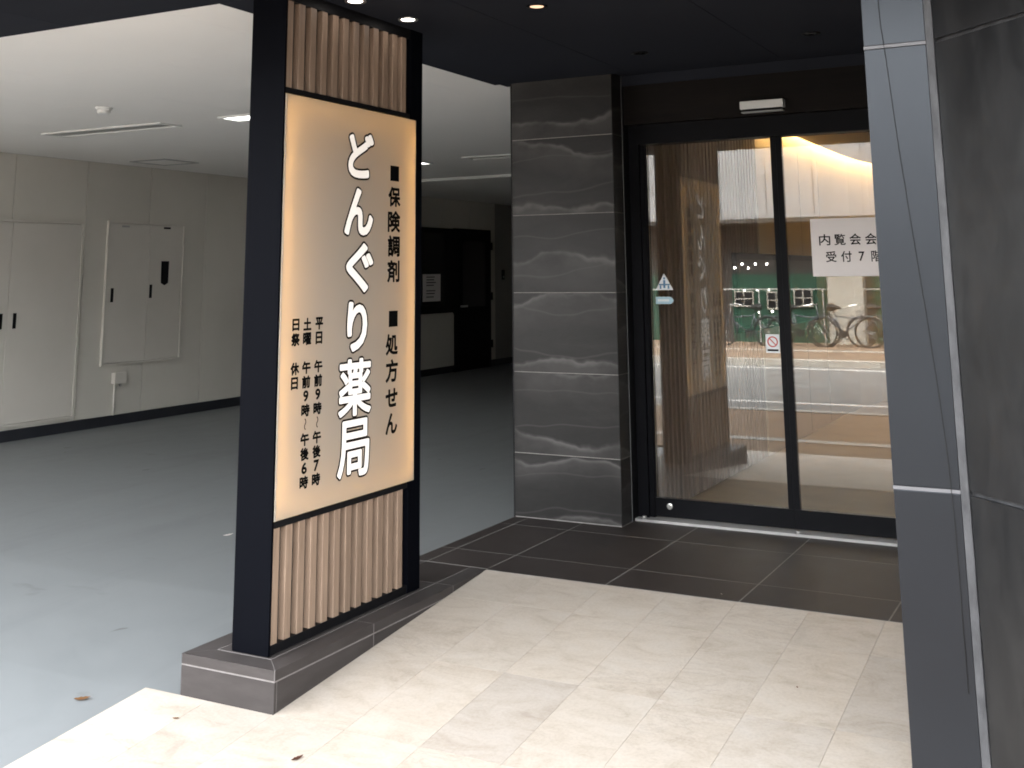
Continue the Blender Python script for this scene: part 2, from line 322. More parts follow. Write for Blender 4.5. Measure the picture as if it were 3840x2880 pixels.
def tube(name, pts, r, m, parent=None, seg=8, closed=False):
    bm = bmesh.new(); bm_tube(bm, pts, r, seg, closed); return finish(bm, name, m, parent, smooth=True)
def lathe(name, prof, m, parent=None, seg=24, axis='Z', at=(0, 0, 0), smooth=True):
    bm = bmesh.new(); bm_lathe(bm, prof, seg, axis, at); return finish(bm, name, m, parent, smooth=False)
def dup(o, parent=None, loc=None):
    c = o.copy(); C.objects.link(c); c.parent = parent
    if loc is not None: c.location = loc
    for ch in list(o.children): dup(ch, c)
    return c
def struct(o): o['kind'] = 'structure'; return o

# glyph meshes: fitted into a box (u0,u1,v0,v1) of a plane given by origin/axes
def glyph_pts(ch, offset, extrude=0.0):
    cu = bpy.data.curves.new('glyph', 'FONT'); cu.body = ch; cu.size = 1; cu.offset = offset; cu.extrude = extrude; cu.resolution_u = 4
    ob = bpy.data.objects.new('glyph', cu); C.objects.link(ob)
    dg = bpy.context.evaluated_depsgraph_get(); dg.update()
    me = bpy.data.meshes.new_from_object(ob.evaluated_get(dg))
    V = [v.co.copy() for v in me.vertices]; F = [list(p.vertices) for p in me.polygons]
    bpy.data.objects.remove(ob); bpy.data.curves.remove(cu); bpy.data.meshes.remove(me)
    return V, F
def glyphs(name, items, place, m, parent, depth=0.0):
    # items: (char, uc, vc, w, h, bold radius in metres, rot90); w and h are the outer size. Bold = shifted copies, each a hair prouder
    for ch, uc, vc, w, h, bold, rot in items:
        V, F = glyph_pts(ch, 0.0)
        if rot: V = [Vector((v.y, -v.x, 0)) for v in V]
        x0, x1 = min(v.x for v in V), max(v.x for v in V); y0, y1 = min(v.y for v in V), max(v.y for v in V)
        sx = (w - 2 * bold) / (x1 - x0); sy = (h - 2 * bold) / (y1 - y0)
        sh = [(0, 0)]
        if bold: sh += [(bold * math.cos(k * math.pi / 8), bold * math.sin(k * math.pi / 8)) for k in range(16)]
        if bold > 0.01: sh += [(bold * 0.5 * math.cos(k * math.pi / 4), bold * 0.5 * math.sin(k * math.pi / 4)) for k in range(8)]
        VV, FF = [], []
        for j, (du, dv) in enumerate(sh):
            base = len(VV)
            VV += [place(uc + du + (v.x - (x0 + x1) / 2) * sx, vc + dv + (v.y - (y0 + y1) / 2) * sy, depth + j * 0.00001) for v in V]
            FF += [[base + i for i in f] for f in F]
        me = bpy.data.meshes.new(name); me.from_pydata(VV, [], FF); me.update(); link(name, me, m, parent)

# ================================================================== SETTING
RAMP = lambda x, y: -0.0925 * (4.903 - y)
# ---- street
struct(prism('road', [(-60, -9.4), (40, -9.4), (40, -1.58), (-60, -1.58)], -0.55, -0.41, K['asphalt']))
ro = bpy.data.objects['road']
box('lane_marking', -60, 40, -3.42, -3.27, -0.409, -0.4045, K['whiteline'], ro)
box('lane_marking', -60, 40, -8.95, -8.80, -0.409, -0.4045, K['whiteline'], ro)
struct(box('sidewalk', -60, 40, -1.40, 1.72, -0.55, -0.30, K['paver']))
box('tactile_strip', -60, 40, 0.82, 1.02, -0.299, -0.294, K['kerb'], bpy.data.objects['sidewalk'])
struct(box('kerb', -60, 40, -1.58, -1.40, -0.55, -0.285, K['kerb'], None, 0.01))
struct(box('kerb', -60, 40, -9.58, -9.40, -0.55, -0.285, K['kerb'], None, 0.01))
struct(box('sidewalk', -60, 40, -60, -9.58, -0.55, -0.30, K['paver']))
box('edging_strip', -60, 40, -12.15, -11.98, -0.299, -0.285, K['kerb'], bpy.data.objects['sidewalk.001'])
# ---- garage floor: one sheet following the fall to the street
bm = bmesh.new()
prof = [(1.72, -0.318), (3.40, -0.168), (4.4, -0.118), (6.0, -0.10), (10, -0.10), (18.0, -0.10)]
cols = [-14.0, -9.075, -6.0, -3.30]
vg = [[bm.verts.new((x, y, z)) for x in cols] for y, z in prof]
for i in range(len(prof) - 1):
    for j in range(len(cols) - 1): bm.faces.new((vg[i][j], vg[i][j + 1], vg[i + 1][j + 1], vg[i + 1][j]))
x2 = -3.0
ex = [bm.verts.new((x2, y, z)) for y, z in prof[1:]]
for i in range(1, len(prof) - 1): bm.faces.new((vg[i][3], ex[i - 1], ex[i], vg[i + 1][3]))
g = finish(bm, 'garage_floor', K['epoxy']); struct(g)
# saw-cut lines in the garage floor
# ---- marble ramp: bed + slabs
ramp_o = struct(prism('marble_ramp', [(-3.335, 1.72), (0.9, 1.72), (0.9, 4.90), (-2.734, 4.90), (-2.734, 3.376), (-3.335, 3.376)], -0.6, lambda x, y: RAMP(x, y) - 0.0035, K['marble_bed']))
GX, GY, gp = 0.301, 0.600, 0.0006
def clip_tile(x0, x1, y0, y1):
    if x1 - x0 < 0.02 or y1 - y0 < 0.02: return
    prism('tile', [(x0 + gp, y0 + gp), (x1 - gp, y0 + gp), (x1 - gp, y1 - gp), (x0 + gp, y1 - gp)], lambda x, y: RAMP(x, y) - 0.02, lambda x, y: RAMP(x, y), K['marble'], ramp_o)
xs = [-3.335 + GX * k for k in range(15)]
ys = [1.72, 2.16, 2.76, 3.376, 3.96, 4.56, 4.900]
for j in range(len(ys) - 1):
    for i in range(len(xs) - 1):
        if j >= 3 and xs[i] < -2.76: continue
        x0 = -2.733 if (j >= 3 and abs(xs[i] + 2.733) < 0.01) else xs[i]
        y0, y1 = ys[j], ys[j + 1]
        if y0 > 3.3 and xs[i] > -0.36: continue
        if (i + j) % 2 == 0 and False: pass
        clip_tile(x0, min(xs[i + 1], 0.88), y0, y1)
# ---- entrance floor of dark tiles
ef = struct(prism('entrance_floor', [(-3.158, 4.920), (-2.737, 4.920), (-2.737, 4.905), (-0.1, 4.905), (-0.1, 6.40), (-3.158, 6.40)], -0.5, -0.0006, K['grout_dark']))
def ftile(x0, x1, y0, y1, m=K['floor_tile'], parent=ef, g=0.0034):
    prism('tile', [(x0 + g, y0 + g), (x1 - g, y0 + g), (x1 - g, y1 - g), (x0 + g, y1 - g)], -0.02, 0.0, m, parent)
tx = [-2.734, -2.128, -1.522, -0.916, -0.31]
for x0, x1 in zip(tx, tx[1:]):
    for y0, y1 in ((4.905, 5.203), (5.203, 5.818), (5.818, 6.195)): ftile(x0, x1, y0, y1)
for y0, y1 in ((4.92, 5.203), (5.203, 5.818), (5.818, 6.0)):
    ftile(-3.070, -2.734, y0, y1); ftile(-3.158, -3.070, y0, y1)
# ---- canopy soffit, garage ceiling and the building above
can = struct(boxes('canopy', [(-16, 6, 2.10, 3.551, 2.515, 2.95), (-3.267, 6, 3.551, 6.16, 2.515, 2.95)], K['soffit']))
sx = [-3.267, -2.385, -1.50, -0.60, 0.3, 1.2]
for x0, x1 in zip(sx, sx[1:]): box('soffit_panel', x0 + 0.0015, x1 - 0.0015, 3.553, 5.995, 2.502, 2.516, K['soffit'], can)
px = [-14 + 0.894 * k for k in range(20)]
for x0, x1 in zip(px, px[1:]): box('soffit_panel', x0 + 0.0015, x1 - 0.0015, 2.10, 3.549, 2.502, 2.516, K['soffit'], can)
gc = struct(box('garage_ceiling', -9.2, -3.10, 3.556, 17.5, 2.519, 2.60, K['ceil']))
for yb in range(16):
    for xb in range(4):
        xa, ya = -9.06 + 1.82 * xb - (0.91 if yb % 2 else 0), 3.5565 + 0.91 * yb
        x0, x1, y0, y1 = max(xa, -9.06), min(xa + 1.82, -3.2685), ya, min(ya + 0.91, 17.49)
        if x1 - x0 > 0.05 and y1 > y0: box('ceiling_board', x0 + 0.001, x1 - 0.001, y0 + 0.001, y1 - 0.001, 2.5165, 2.5195, K['ceil'], gc)
boxes('ceiling_trim', [(-9.06, -3.12, 11.74, 11.80, 2.485, 2.52)], K['plastic'], gc)
ub = empty('upper_building', 'tall dark front of the building above the entrance canopy', 'building')  # unseen upper storeys, added to block sky light on the garage side
box('wall', -16, 6, 3.0, 19, 2.955, 11, K['shopdark'], ub)
# garage enclosure
bw = empty('garage_end_wall', 'grey end wall across the far dark end of the garage', 'wall'); box('wall_panel', -9.2, -3.0, 17.5, 17.7, -0.1, 2.6, K['seam'], bw)  # unseen end wall, greyed to deepen the light falloff
cw = empty('core_wall', 'dark partition between the garage and the shop behind the stone pillar', 'wall'); box('wall_panel', -3.14, -3.0, 6.152, 17.5, -0.1, 2.52, K['base'], cw); box('wall_return', -3.138, -2.4935, 6.150, 6.34, 0.002, 2.514, K['black'], cw)  # unseen partition, coloured dark to make garage light fall off faster

# ---- long panelled garage wall on the left
gw = empty('garage_side_wall', 'long cream panelled garage wall with dark skirting on the left', 'wall')
box('wall_core', -9.25, -9.072, 1.9, 17.5, -0.35, 2.6, K['seam'], gw)
yk = 7.205 - 0.855 * 6
ye = [yk + 0.855 * k for k in range(18)]
for y0, y1 in zip(ye, ye[1:]):
    if y1 > 17.5: break
    box('wall_panel', -9.075, -9.062, y0 + 0.004, y1 - 0.004, 0.0, 2.515, K['wallpanel'], gw, 0.002)
box('skirting', -9.075, -9.052, 3.5, 17.4, -0.14, -0.002, K['base'], gw)

# ---- dark office window front and door set in that wall
of = empty('office_window', 'black framed office window above a cream counter panel at the far end', 'window')
X0 = -9.058
box('window_frame', X0, X0 + 0.03, 13.2, 15.22, 0.79, 2.06, K['black'], of)
box('pane', X0 + 0.031, X0 + 0.035, 13.3, 14.92, 0.90, 1.98, K['darkglass'], of)
box('counter_panel', X0, X0 + 0.02, 13.2, 15.235, -0.0, 0.77, K['wallpanel'], of)
bd = empty('office_door', 'black metal door with dark glass in the far garage wall', 'door')
box('door_frame', X0, X0 + 0.035, 15.24, 16.39, -0.10, 2.07, K['black'], bd)
box('door_leaf', X0 + 0.036, X0 + 0.05, 15.33, 16.29, -0.08, 1.99, K['doorframe'], bd)
box('glass', X0 + 0.051, X0 + 0.054, 15.45, 16.17, 0.86, 1.88, K['darkglass'], bd)
boxes('handle', [(X0 + 0.051, X0 + 0.10, 15.38, 15.40, 0.86, 0.89), (X0 + 0.09, X0 + 0.105, 15.36, 15.52, 0.86, 0.89)], K['steel'], bd)
for z in (0.2, 0.95, 1.75): box('hinge', X0 + 0.036, X0 + 0.06, 16.385, 16.41, z, z + 0.12, K['black'], bd)
tag(box('paper_notice', X0 + 0.040, X0 + 0.042, 14.30, 14.80, 0.97, 1.37, K['paper']), 'pale printed notice sheet stuck on the dark office window', 'notice')
pn = bpy.data.objects['paper_notice']
boxes('text_line', [(X0 + 0.0425, X0 + 0.043, 14.40, 14.40 + random.uniform(0.2, 0.3), z, z + 0.012) for z in (1.32, 1.28, 1.24, 1.20, 1.12, 1.08, 1.03)], K['ink'], pn)
ic = tag(box('intercom', X0, X0 + 0.02, 16.82, 16.90, 1.27, 1.43, K['black'], None, 0.004), 'small black intercom on the cream wall right of the office door', 'intercom')
box('button', X0 + 0.0205, X0 + 0.023, 16.84, 16.88, 1.30, 1.33, K['greyplastic'], ic)

# ---- utility cupboards in the garage wall
def cupboard(name, label, y0, y1, ym, z0, z1, handles):
    t = empty(name, label, 'cupboard', loc=(-9.06, y0, z0)); L = -9.06, y0, z0
    def part(n, b, m, bv=0.0, par=t):
        o = box(n, b[0] - L[0], b[1] - L[0], b[2] - L[1], b[3] - L[1], b[4] - L[2], b[5] - L[2], m, par, bv); return o
    bm = bmesh.new(); w = 0.022; p = 0.026
    for b in ((y0, y0 + w, z0, z1), (y1 - w, y1, z0, z1), (y0 + w, y1 - w, z1 - w, z1), (y0 + w, y1 - w, z0, z0 + w)):
        bm_box(bm, -0.002, p, b[0] - y0, b[1] - y0, b[2] - z0, b[3] - z0)
    finish(bm, 'cupboard_frame', K['cabinet'], t)
    leaf = []
    for a, b in ((y0 + w + 0.004, ym - 0.003), (ym + 0.003, y1 - w - 0.004)):
        d = part('door_leaf', (-9.06, -9.042, a, b, z0 + w + 0.004, z1 - w - 0.004), K['cabinet'], 0.002); leaf.append(d)
    for k, (hy, hz) in enumerate(handles):
        part('handle', (-9.0415, -9.036, hy - 0.018, hy + 0.018, hz - 0.07, hz + 0.07), K['black'], 0.002, leaf[k])
    return t, part, leaf
cupboard('utility_cupboard', 'tall cream double cupboard at the left edge reaching down to the skirting', 6.36, 8.033, 7.205, 0.03, 1.905, [(7.135, 0.975), (7.285, 0.975)])
t, part, leaf = cupboard('utility_cupboard', 'cream wall cupboard raised off the floor with a black plaque on its door', 8.338, 9.428, 8.918, 0.488, 1.933, [(8.432, 1.185), (8.957, 1.215)])
for yy, mm in ((8.572, K['greyplastic']), (9.158, K['black'])): part('vent_slot', (-9.0415, -9.039, yy - 0.05, yy + 0.05, 1.872, 1.892), mm, 0, leaf[0 if yy < 8.9 else 1])
bm = bmesh.new(); pl = [(9.10, 1.30), (9.15, 1.275), (9.20, 1.30), (9.205, 1.53), (9.095, 1.53)]
lo = [bm.verts.new((0.0185, y - 8.338, z - 0.488)) for y, z in pl]; hi = [bm.verts.new((0.024, y - 8.338, z - 0.488)) for y, z in pl]
bm.faces.new(lo[::-1]); bm.faces.new(hi)
for i in range(5): bm.faces.new((lo[i], lo[(i + 1) % 5], hi[(i + 1) % 5], hi[i]))
finish(bm, 'plaque', K['black'], leaf[1])
ob_ = empty('outlet_box', 'cream outlet box with a thin conduit below the raised wall cupboard', 'outlet')
box('box', -9.06, -9.005, 8.50, 8.655, 0.305, 0.415, K['cabinet'], ob_, 0.005)
tube('conduit', [(-9.045, 8.535, 0.305), (-9.045, 8.535, 0.0)], 0.011, K['cabinet'], ob_)
tube('socket', [(-9.035, 8.60, 0.305), (-9.035, 8.60, 0.275)], 0.014, K['greyplastic'], ob_)

# ---- garage ceiling fittings
def strip_light(x0, x1, y, lit, label):
    t = empty('strip_light', label, 'ceiling light', 'recessed strip lights in the garage ceiling', (x0, y, 2.519)); L = x1 - x0
    boxes('rim', [(0, L, -0.115, -0.088, -0.014, 0), (0, L, 0.088, 0.115, -0.014, 0), (0, 0.02, -0.088, 0.088, -0.014, 0), (L - 0.02, L, -0.088, 0.088, -0.014, 0)], K['plastic'], t)
    box('diffuser', 0.022, L - 0.022, -0.086, 0.086, -0.006, -0.0005, K['tube_on'] if lit else K['greyplastic'], t)
strip_light(-7.60, -6.30, 6.37, False, 'unlit recessed strip light nearest the white smoke detector')
strip_light(-5.73, -4.45, 6.37, True, 'lit ceiling strip light partly hidden by the left post of the sign')
strip_light(-7.55, -6.24, 9.98, True, 'lit ceiling strip light just showing at the right edge of the sign')
strip_light(-5.68, -4.40, 9.83, False, 'unlit ceiling strip light farther back beside the stone pillar')
sdv = empty('smoke_detector', 'white round smoke detector on the garage ceiling', 'detector', loc=(-6.08, 5.51, 2.519))
lathe('base', [(0.058, 0), (0.058, -0.014), (0.05, -0.018)], K['plastic'], sdv)
lathe('sensor_head', [(0.046, -0.018), (0.046, -0.040), (0.030, -0.050)], K['plastic'], sdv)
hv = empty('ceiling_hatch', 'grey square access hatch in the ceiling by the left wall', 'hatch', loc=(-8.47, 8.5, 2.519))
boxes('frame', [(-0.24, 0.24, -0.24, -0.215, -0.012, 0), (-0.24, 0.24, 0.215, 0.24, -0.012, 0), (-0.24, -0.215, -0.215, 0.215, -0.012, 0), (0.215, 0.24, -0.215, 0.215, -0.012, 0)], K['greyplastic'], hv)
box('panel', -0.21, 0.21, -0.21, 0.21, -0.006, -0.001, K['ceil'], hv)

# ================================================================== PLINTH under the sign
pl = empty('sign_plinth', 'low grey tiled plinth carrying the sign at the edge of the ramp', 'plinth')
PX0, PX1, PY0, PY1 = -3.165, -2.732, 3.378, 4.917
g = 0.0028; P = K['plinth_tile']
box('core', PX0 + 0.001, PX1 - 0.001, PY0 + 0.001, PY1 - 0.001, -0.45, -0.0008, K['grout'], pl)
cap = 0.088; zg = -0.037
mid = [3.984, 4.600]
# front face: cap course and main course
box('tile', PX0, PX1 - 0.0004, PY0, PY0 + 0.012, -0.40, zg - g, P, pl)
prism('tile', [(PX0, PY0), (PX1 - g, PY0), (PX1 - cap, PY0 + cap - g), (PX0 + cap, PY0 + cap - g)], zg + g, 0.0, P, pl)
# right face and right top strip
edges = [PY0 + 0.012] + mid + [PY1]
for k, (y0, y1) in enumerate(zip(edges, edges[1:])):
    a = y0 + (g if k == 0 else g); b = y1 - g
    box('tile', PX1 - 0.012, PX1, a, b, -0.40, zg - g, P, pl)
    ya = PY0 + g if k == 0 else y0 + g
    yb = PY0 + cap if k == 0 else y0 + g
    prism('tile', [(PX1, ya), (PX1, b), (PX1 - cap, b), (PX1 - cap, yb)], zg + g, 0.0, P, pl)
# left strip
prism('tile', [(PX0, PY0 + g), (PX0 + cap, PY0 + cap), (PX0 + cap, 4.2), (PX0, 4.2)], -0.035, 0.0, P, pl)
prism('tile', [(PX0, 4.2 + 2 * g), (PX0 + cap, 4.2 + 2 * g), (PX0 + cap, PY1), (PX0, PY1)], -0.035, 0.0, P, pl)
box('tile', PX0, PX0 + 0.012, PY0 + 0.013, PY1, -0.40, -0.038, P, pl)
ftile(PX0 + cap + g, PX1 - cap - g, PY0 + cap + g, 4.60, P, pl); ftile(PX0 + cap + g, PX1 - cap - g, 4.60, PY1, K['floor_tile'], pl)

# ================================================================== SIGN PILLAR
sg = empty('sign_pillar', 'tall dark framed pharmacy sign with lit panel between wooden slat bands', 'sign', loc=(-2.93, 3.98, 0.002))
SO = Vector((-2.93, 3.98, 0.002))
def sbox(n, x0, x1, y0, y1, z0, z1, m, par=None, bv=0.0):
    o = box(n, x0 - SO.x, x1 - SO.x, y0 - SO.y, y1 - SO.y, z0 - SO.z, z1 - SO.z, m, par or sg, bv); return o
XF, XB = -2.841, -3.011
sbox('post', XB, XF, 3.472, 3.484, 0.003, 2.513, K['navy'])
o_ = boxes('post', [(XB - 0.012 - SO.x, XF - SO.x, 4.394 - SO.y, 4.492 - SO.y, 0.003 - SO.z, 0.463 - SO.z), (XB - 0.012 - SO.x, XF - SO.x, 4.4402 - SO.y, 4.492 - SO.y, 0.463 - SO.z, 2.075 - SO.z), (XB - 0.012 - SO.x, XF - SO.x, 4.394 - SO.y, 4.492 - SO.y, 2.075 - SO.z, 2.513 - SO.z)], K['navy'], sg)
for z0, z1 in ((0.003, 0.036), (0.438, 0.462), (2.076, 2.100), (2.455, 2.513)): sbox('rail', XB + 0.002, XF - 0.004, 3.4845, 4.3935, z0, z1, K['black'])
sbox('backing', -2.979, -2.8735, 3.4845, 4.3935, 0.0365, 0.4375, K['shopdark']); sbox('backing', -2.979, -2.8735, 3.4845, 4.3935, 2.1005, 2.4545, K['shopdark'])
# slats on both faces (ridged profile)
pitch = 0.0757
def slat_mesh(z0, z1):
    bm = bmesh.new(); w = 0.0395
    bm_prism(bm, [(0, 0), (0.0245, 0.0), (0.0265, 0.002), (0.0265, w - 0.002), (0.0245, w), (0, w)], z0, z1)
    bmesh.ops.recalc_face_normals(bm, faces=bm.faces[:]); me = bpy.data.meshes.new('slat'); bm.to_mesh(me); bm.free(); me.materials.append(K['slat']); return me
for z0, z1 in ((0.0365, 0.4375), (2.1005, 2.4545)):
    me = slat_mesh(0, z1 - z0)
    for k in range(12):
        o = link('slat', me, None, sg); o.location = (-2.8730 - SO.x, 3.4885 + k * pitch - SO.y, z0 - SO.z)
        o = link('slat', me, None, sg); o.location = (-2.9795 - SO.x, 3.4885 + k * pitch + 0.0395 - SO.y, z0 - SO.z); o.rotation_euler = (0, 0, math.pi)
# light box: back board, white cavity sides, warm strips at the edges, opal faces on both sides
ZB, ZT, YA, YB = 0.464, 2.074, 3.490, 4.438
sbox('light_box', -2.9375, -2.9325, YA + 0.002, 4.4345, ZB, ZT, K['cavity'])
lb = sbox('opal_panel', XF - 0.003, XF + 0.001, YA, YB, ZB + 0.001, ZT - 0.001, K['opal'])
sbox('opal_panel', XB - 0.001, XB + 0.003, YA, YB, ZB + 0.001, ZT - 0.001, K['opal'])
sbox('box_side', -2.9320, XF - 0.0035, YA - 0.0055, YA + 0.004, ZB, ZT, K['cavity']); sbox('box_side', -2.9320, XF - 0.0035, 4.4345, 4.4395, ZB, ZT, K['cavity'])
for y in (YA + 0.006, 4.4305):
    sbox('led_strip', -2.884, -2.872, y, y + 0.0025, ZB + 0.03, ZT - 0.03, K['led_warm'])
for z in (ZB + 0.004, ZT - 0.0065): sbox('led_strip', -2.905, -2.897, YA + 0.03, 4.41, z, z + 0.0025, K['led_warm'])
# lettering
pl_ = lambda d: (lambda u, v, dd: (XF + d + dd - SO.x, u - SO.y, v - SO.z))
main = [('ど', 4.000, 1.870, 0.205, 0.214), ('ん', 3.990, 1.6285, 0.226, 0.218), ('ぐ', 4.002, 1.3925, 0.215, 0.226), ('り', 3.990, 1.1495, 0.162, 0.222), ('薬', 3.982, 0.9035, 0.247, 0.246), ('局', 3.978, 0.660, 0.239, 0.244)]
for ch, y, z, w, h in main:
    kana = ord(ch) < 0x3100; bo = 0.0076 if kana else 0.0052; ol = 0.0088 if kana else 0.0080
    glyphs('letter_outline', [(ch, y, z, w, h, bo + ol, False)], pl_(0.0014), K['inkline'], sg)
    glyphs('letter', [(ch, y, z, w - 2 * ol, h - 2 * ol, bo, False)], pl_(0.0022), K['letter'], sg)
col = [('保', 4.261, 1.7065, 0.097, 0.089), ('険', 4.260, 1.5955, 0.100, 0.095), ('調', 4.260, 1.4875, 0.097, 0.095), ('剤', 4.259, 1.377, 0.098, 0.098),
       ('処', 4.252, 1.0605, 0.096, 0.091), ('方', 4.254, 0.9485, 0.096, 0.098), ('せ', 4.254, 0.8345, 0.094, 0.079), ('ん', 4.255, 0.7265, 0.090, 0.088)]
glyphs('character', [(c_, y, z, w, h, 0.0034, False) for c_, y, z, w, h in col], pl_(0.0016), K['ink'], sg)
for zc in (1.8115, 1.1705): sbox('square_mark', XF + 0.0012, XF + 0.0016, 4.262 - 0.035, 4.262 + 0.035, zc - 0.0345, zc + 0.0345, K['ink'])
def hours(yc, chars):
    return [(c_, yc, z, w, h, 0.0024 if c_ != '～' else 0.0006, c_ == '～') for c_, z, w, h in chars]
Z1 = dict(d1=1.173, d2=1.1165, a=1.0065, b=0.952, n=0.899, j=0.845, t=0.793, a2=0.736, g=0.682, n2=0.6295, j2=0.577)
def opening(d, num): return [(d[0], Z1['d1'], 0.051, 0.049), (d[1], Z1['d2'], 0.044 if d[1] == '日' else 0.053, 0.049), ('午', Z1['a'], 0.054, 0.049), ('前', Z1['b'], 0.053, 0.048), ('9', Z1['n'], 0.033, 0.043), ('時', Z1['j'], 0.053, 0.048), ('～', Z1['t'], 0.012, 0.044), ('午', Z1['a2'], 0.054, 0.049), ('後', Z1['g'], 0.053, 0.048), (num, Z1['n2'], 0.034, 0.043), ('時', Z1['j2'], 0.053, 0.048)]
glyphs('character', hours(3.730, opening('平日', '7')), pl_(0.0016), K['ink'], sg)
glyphs('character', hours(3.654, opening('土曜', '6')), pl_(0.0016), K['ink'], sg)
glyphs('character', hours(3.582, [('日', 1.173, 0.044, 0.047), ('祭', 1.1165, 0.053, 0.050), ('休', 1.0065, 0.053, 0.048), ('日', 0.952, 0.043, 0.047)]), pl_(0.0016), K['ink'], sg)

# ================================================================== STONE PILLAR
pp = empty('stone_pillar', 'dark veined stone tiled pillar left of the glass door', 'pillar')
A0, A1, B0, B1 = -3.150, -2.495, 5.996, 6.148
box('core', A0 + 0.0012, A1 - 0.0012, B0 + 0.0012, B1, 0.001, 2.5145, K['grout_dark'], pp)
rows = [0.004, 0.352, 0.802, 1.252, 1.702, 2.152, 2.516]
for z0, z1 in zip(rows, rows[1:]):
    box('tile', A0, A1 - 0.0005, B0, B0 + 0.012, z0 + 0.0022, z1 - 0.0022, K['vein_tile'], pp, 0.0012)
    box('side_tile', A1 - 0.012, A1, B0 + 0.0125, B1 - 0.006, z0 + 0.0022, z1 - 0.0022, K['vein_tile'], pp)
box('corner_trim', A1 - 0.006, A1 + 0.003, B1 - 0.0055, B1, 0.001, 2.514, K['edge_metal'], pp)
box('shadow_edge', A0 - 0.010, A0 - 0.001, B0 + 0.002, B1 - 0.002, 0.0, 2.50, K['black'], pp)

# ================================================================== ENTRANCE: lintel, sliding door
YD = 6.283
li = empty('door_lintel', 'dark panelled lintel wall above the sliding glass door', 'wall')
box('fascia', A1 + 0.0035, -0.30, 6.165, 6.40, 2.222, 2.5145, K['lintel'], li)
box('trim', A1 + 0.0035, -0.30, 6.155, 6.165, 2.452, 2.5145, K['soffit'], li)
sen = empty('door_sensor', 'white sensor box above the sliding door', 'sensor', loc=(-1.65, 6.165, 2.272))
box('housing', -0.122, 0.122, -0.050, -0.001, -0.019, 0.026, K['plastic'], sen, 0.004)
box('lens_bar', -0.112, 0.112, -0.045, -0.001, -0.032, -0.0195, K['black'], sen, 0.002)
box('lip', -0.116, 0.116, -0.043, -0.001, -0.038, -0.0325, K['greyplastic'], sen)
dr = empty('sliding_door', 'dark framed automatic sliding glass door reflecting the street', 'door')
DF = K['doorframe']
box('jamb', -2.4925, -2.430, 6.235, 6.335, 0.012, 2.22, DF, dr)
box('jamb', -2.4295, -2.402, 6.255, 6.32, 0.012, 2.105, DF, dr)
box('head_rail', -2.4295, -0.58, 6.225, 6.34, 2.108, 2.2215, DF, dr)
box('sill', -2.492, -0.58, 6.178, 6.34, 0.001, 0.014, K['sill'], dr)
tube('floor_guide', [(-2.44, 6.19, 0.0145), (-2.44, 6.19, 0.03)], 0.012, K['sill'], dr); tube('floor_guide', [(-1.585, 6.19, 0.0145), (-1.585, 6.19, 0.028)], 0.012, K['sill'], dr)
def leaf_(x0, x1, y, sl, sr):
    lf = box('door_leaf', x0, x1, y - 0.018, y + 0.018, 0.020, 0.118, DF, dr)      # bottom rail carries the leaf
    box('stile', x0, x0 + sl, y - 0.017, y + 0.017, 0.1185, 2.107, DF, lf); box('stile', x1 - sr, x1, y - 0.017, y + 0.017, 0.1185, 2.107, DF, lf)
    box('glass', x0 + sl + 0.0005, x1 - sr - 0.0005, y - 0.003, y + 0.003, 0.1185, 2.107, K['glass'], lf)
    return lf
l1 = leaf_(-2.4015, -1.6205, YD, 0.006, 0.030); l2 = leaf_(-1.6195, -0.845, YD + 0.0, 0.030, 0.030)
leaf_(-0.844, -0.59, YD, 0.03, 0.02)
lathe('lock_cylinder', [(0.017, -0.0185), (0.017, -0.024), (0.011, -0.026)], K['steel'], l1, 20, 'Y', (-2.316, YD, 0.077))
fy = YD - 0.0036
front = lambda d: (lambda u, v, dd: (u, fy - d - dd, v))
# notice
no = tag(box('door_notice', -1.454, -0.985, fy - 0.0014, fy - 0.0004, 1.332, 1.642, K['paper']), 'white printed notice taped on the right glass leaf', 'notice')
glyphs('character', [(c_, -1.381 + 0.0815 * k, 1.528, 0.060, 0.060, 0.0009, False) for k, c_ in enumerate('内覧会会場')], front(0.002), K['ink'], no)
glyphs('character', [('受', -1.351, 1.437, 0.056, 0.058, 0.0008, False), ('付', -1.270, 1.437, 0.056, 0.058, 0.0008, False), ('7', -1.190, 1.437, 0.030, 0.050, 0.0008, False), ('階', -1.112, 1.437, 0.056, 0.058, 0.0008, False)], front(0.002), K['ink'], no)
# triangle warning sticker
bm = bmesh.new(); tri = [(-2.366, 1.261), (-2.257, 1.261), (-2.3115, 1.356)]
lo = [bm.verts.new((x, fy - 0.0008, z)) for x, z in tri]; hi = [bm.verts.new((x, fy - 0.0002, z)) for x, z in tri]
bm.faces.new(lo); bm.faces.new(hi[::-1])
for i in range(3): bm.faces.new((lo[i], lo[(i + 1) % 3], hi[(i + 1) % 3], hi[i]))
ts = tag(finish(bm, 'warning_sticker', K['stickwhite']), 'white triangular caution sticker with blue figure on the left glass leaf', 'sticker')
boxes('figure', [(-2.318, -2.305, fy - 0.0014, fy - 0.0009, 1.272, 1.318), (-2.345, -2.278, fy - 0.0014, fy - 0.0009, 1.288, 1.296), (-2.340, -2.330, fy - 0.0014, fy - 0.0009, 1.268, 1.287), (-2.292, -2.282, fy - 0.0014, fy - 0.0009, 1.268, 1.287), (-2.317, -2.306, fy - 0.0014, fy - 0.0009, 1.322, 1.333)], K['blueink'], ts)
bm = bmesh.new(); ar = [(-2.366, 1.182), (-2.275, 1.182), (-2.255, 1.2025), (-2.275, 1.223), (-2.366, 1.223)]
lo = [bm.verts.new((x, fy - 0.0008, z)) for x, z in ar]; hi = [bm.verts.new((x, fy - 0.0002, z)) for x, z in ar]
bm.faces.new(lo); bm.faces.new(hi[::-1])
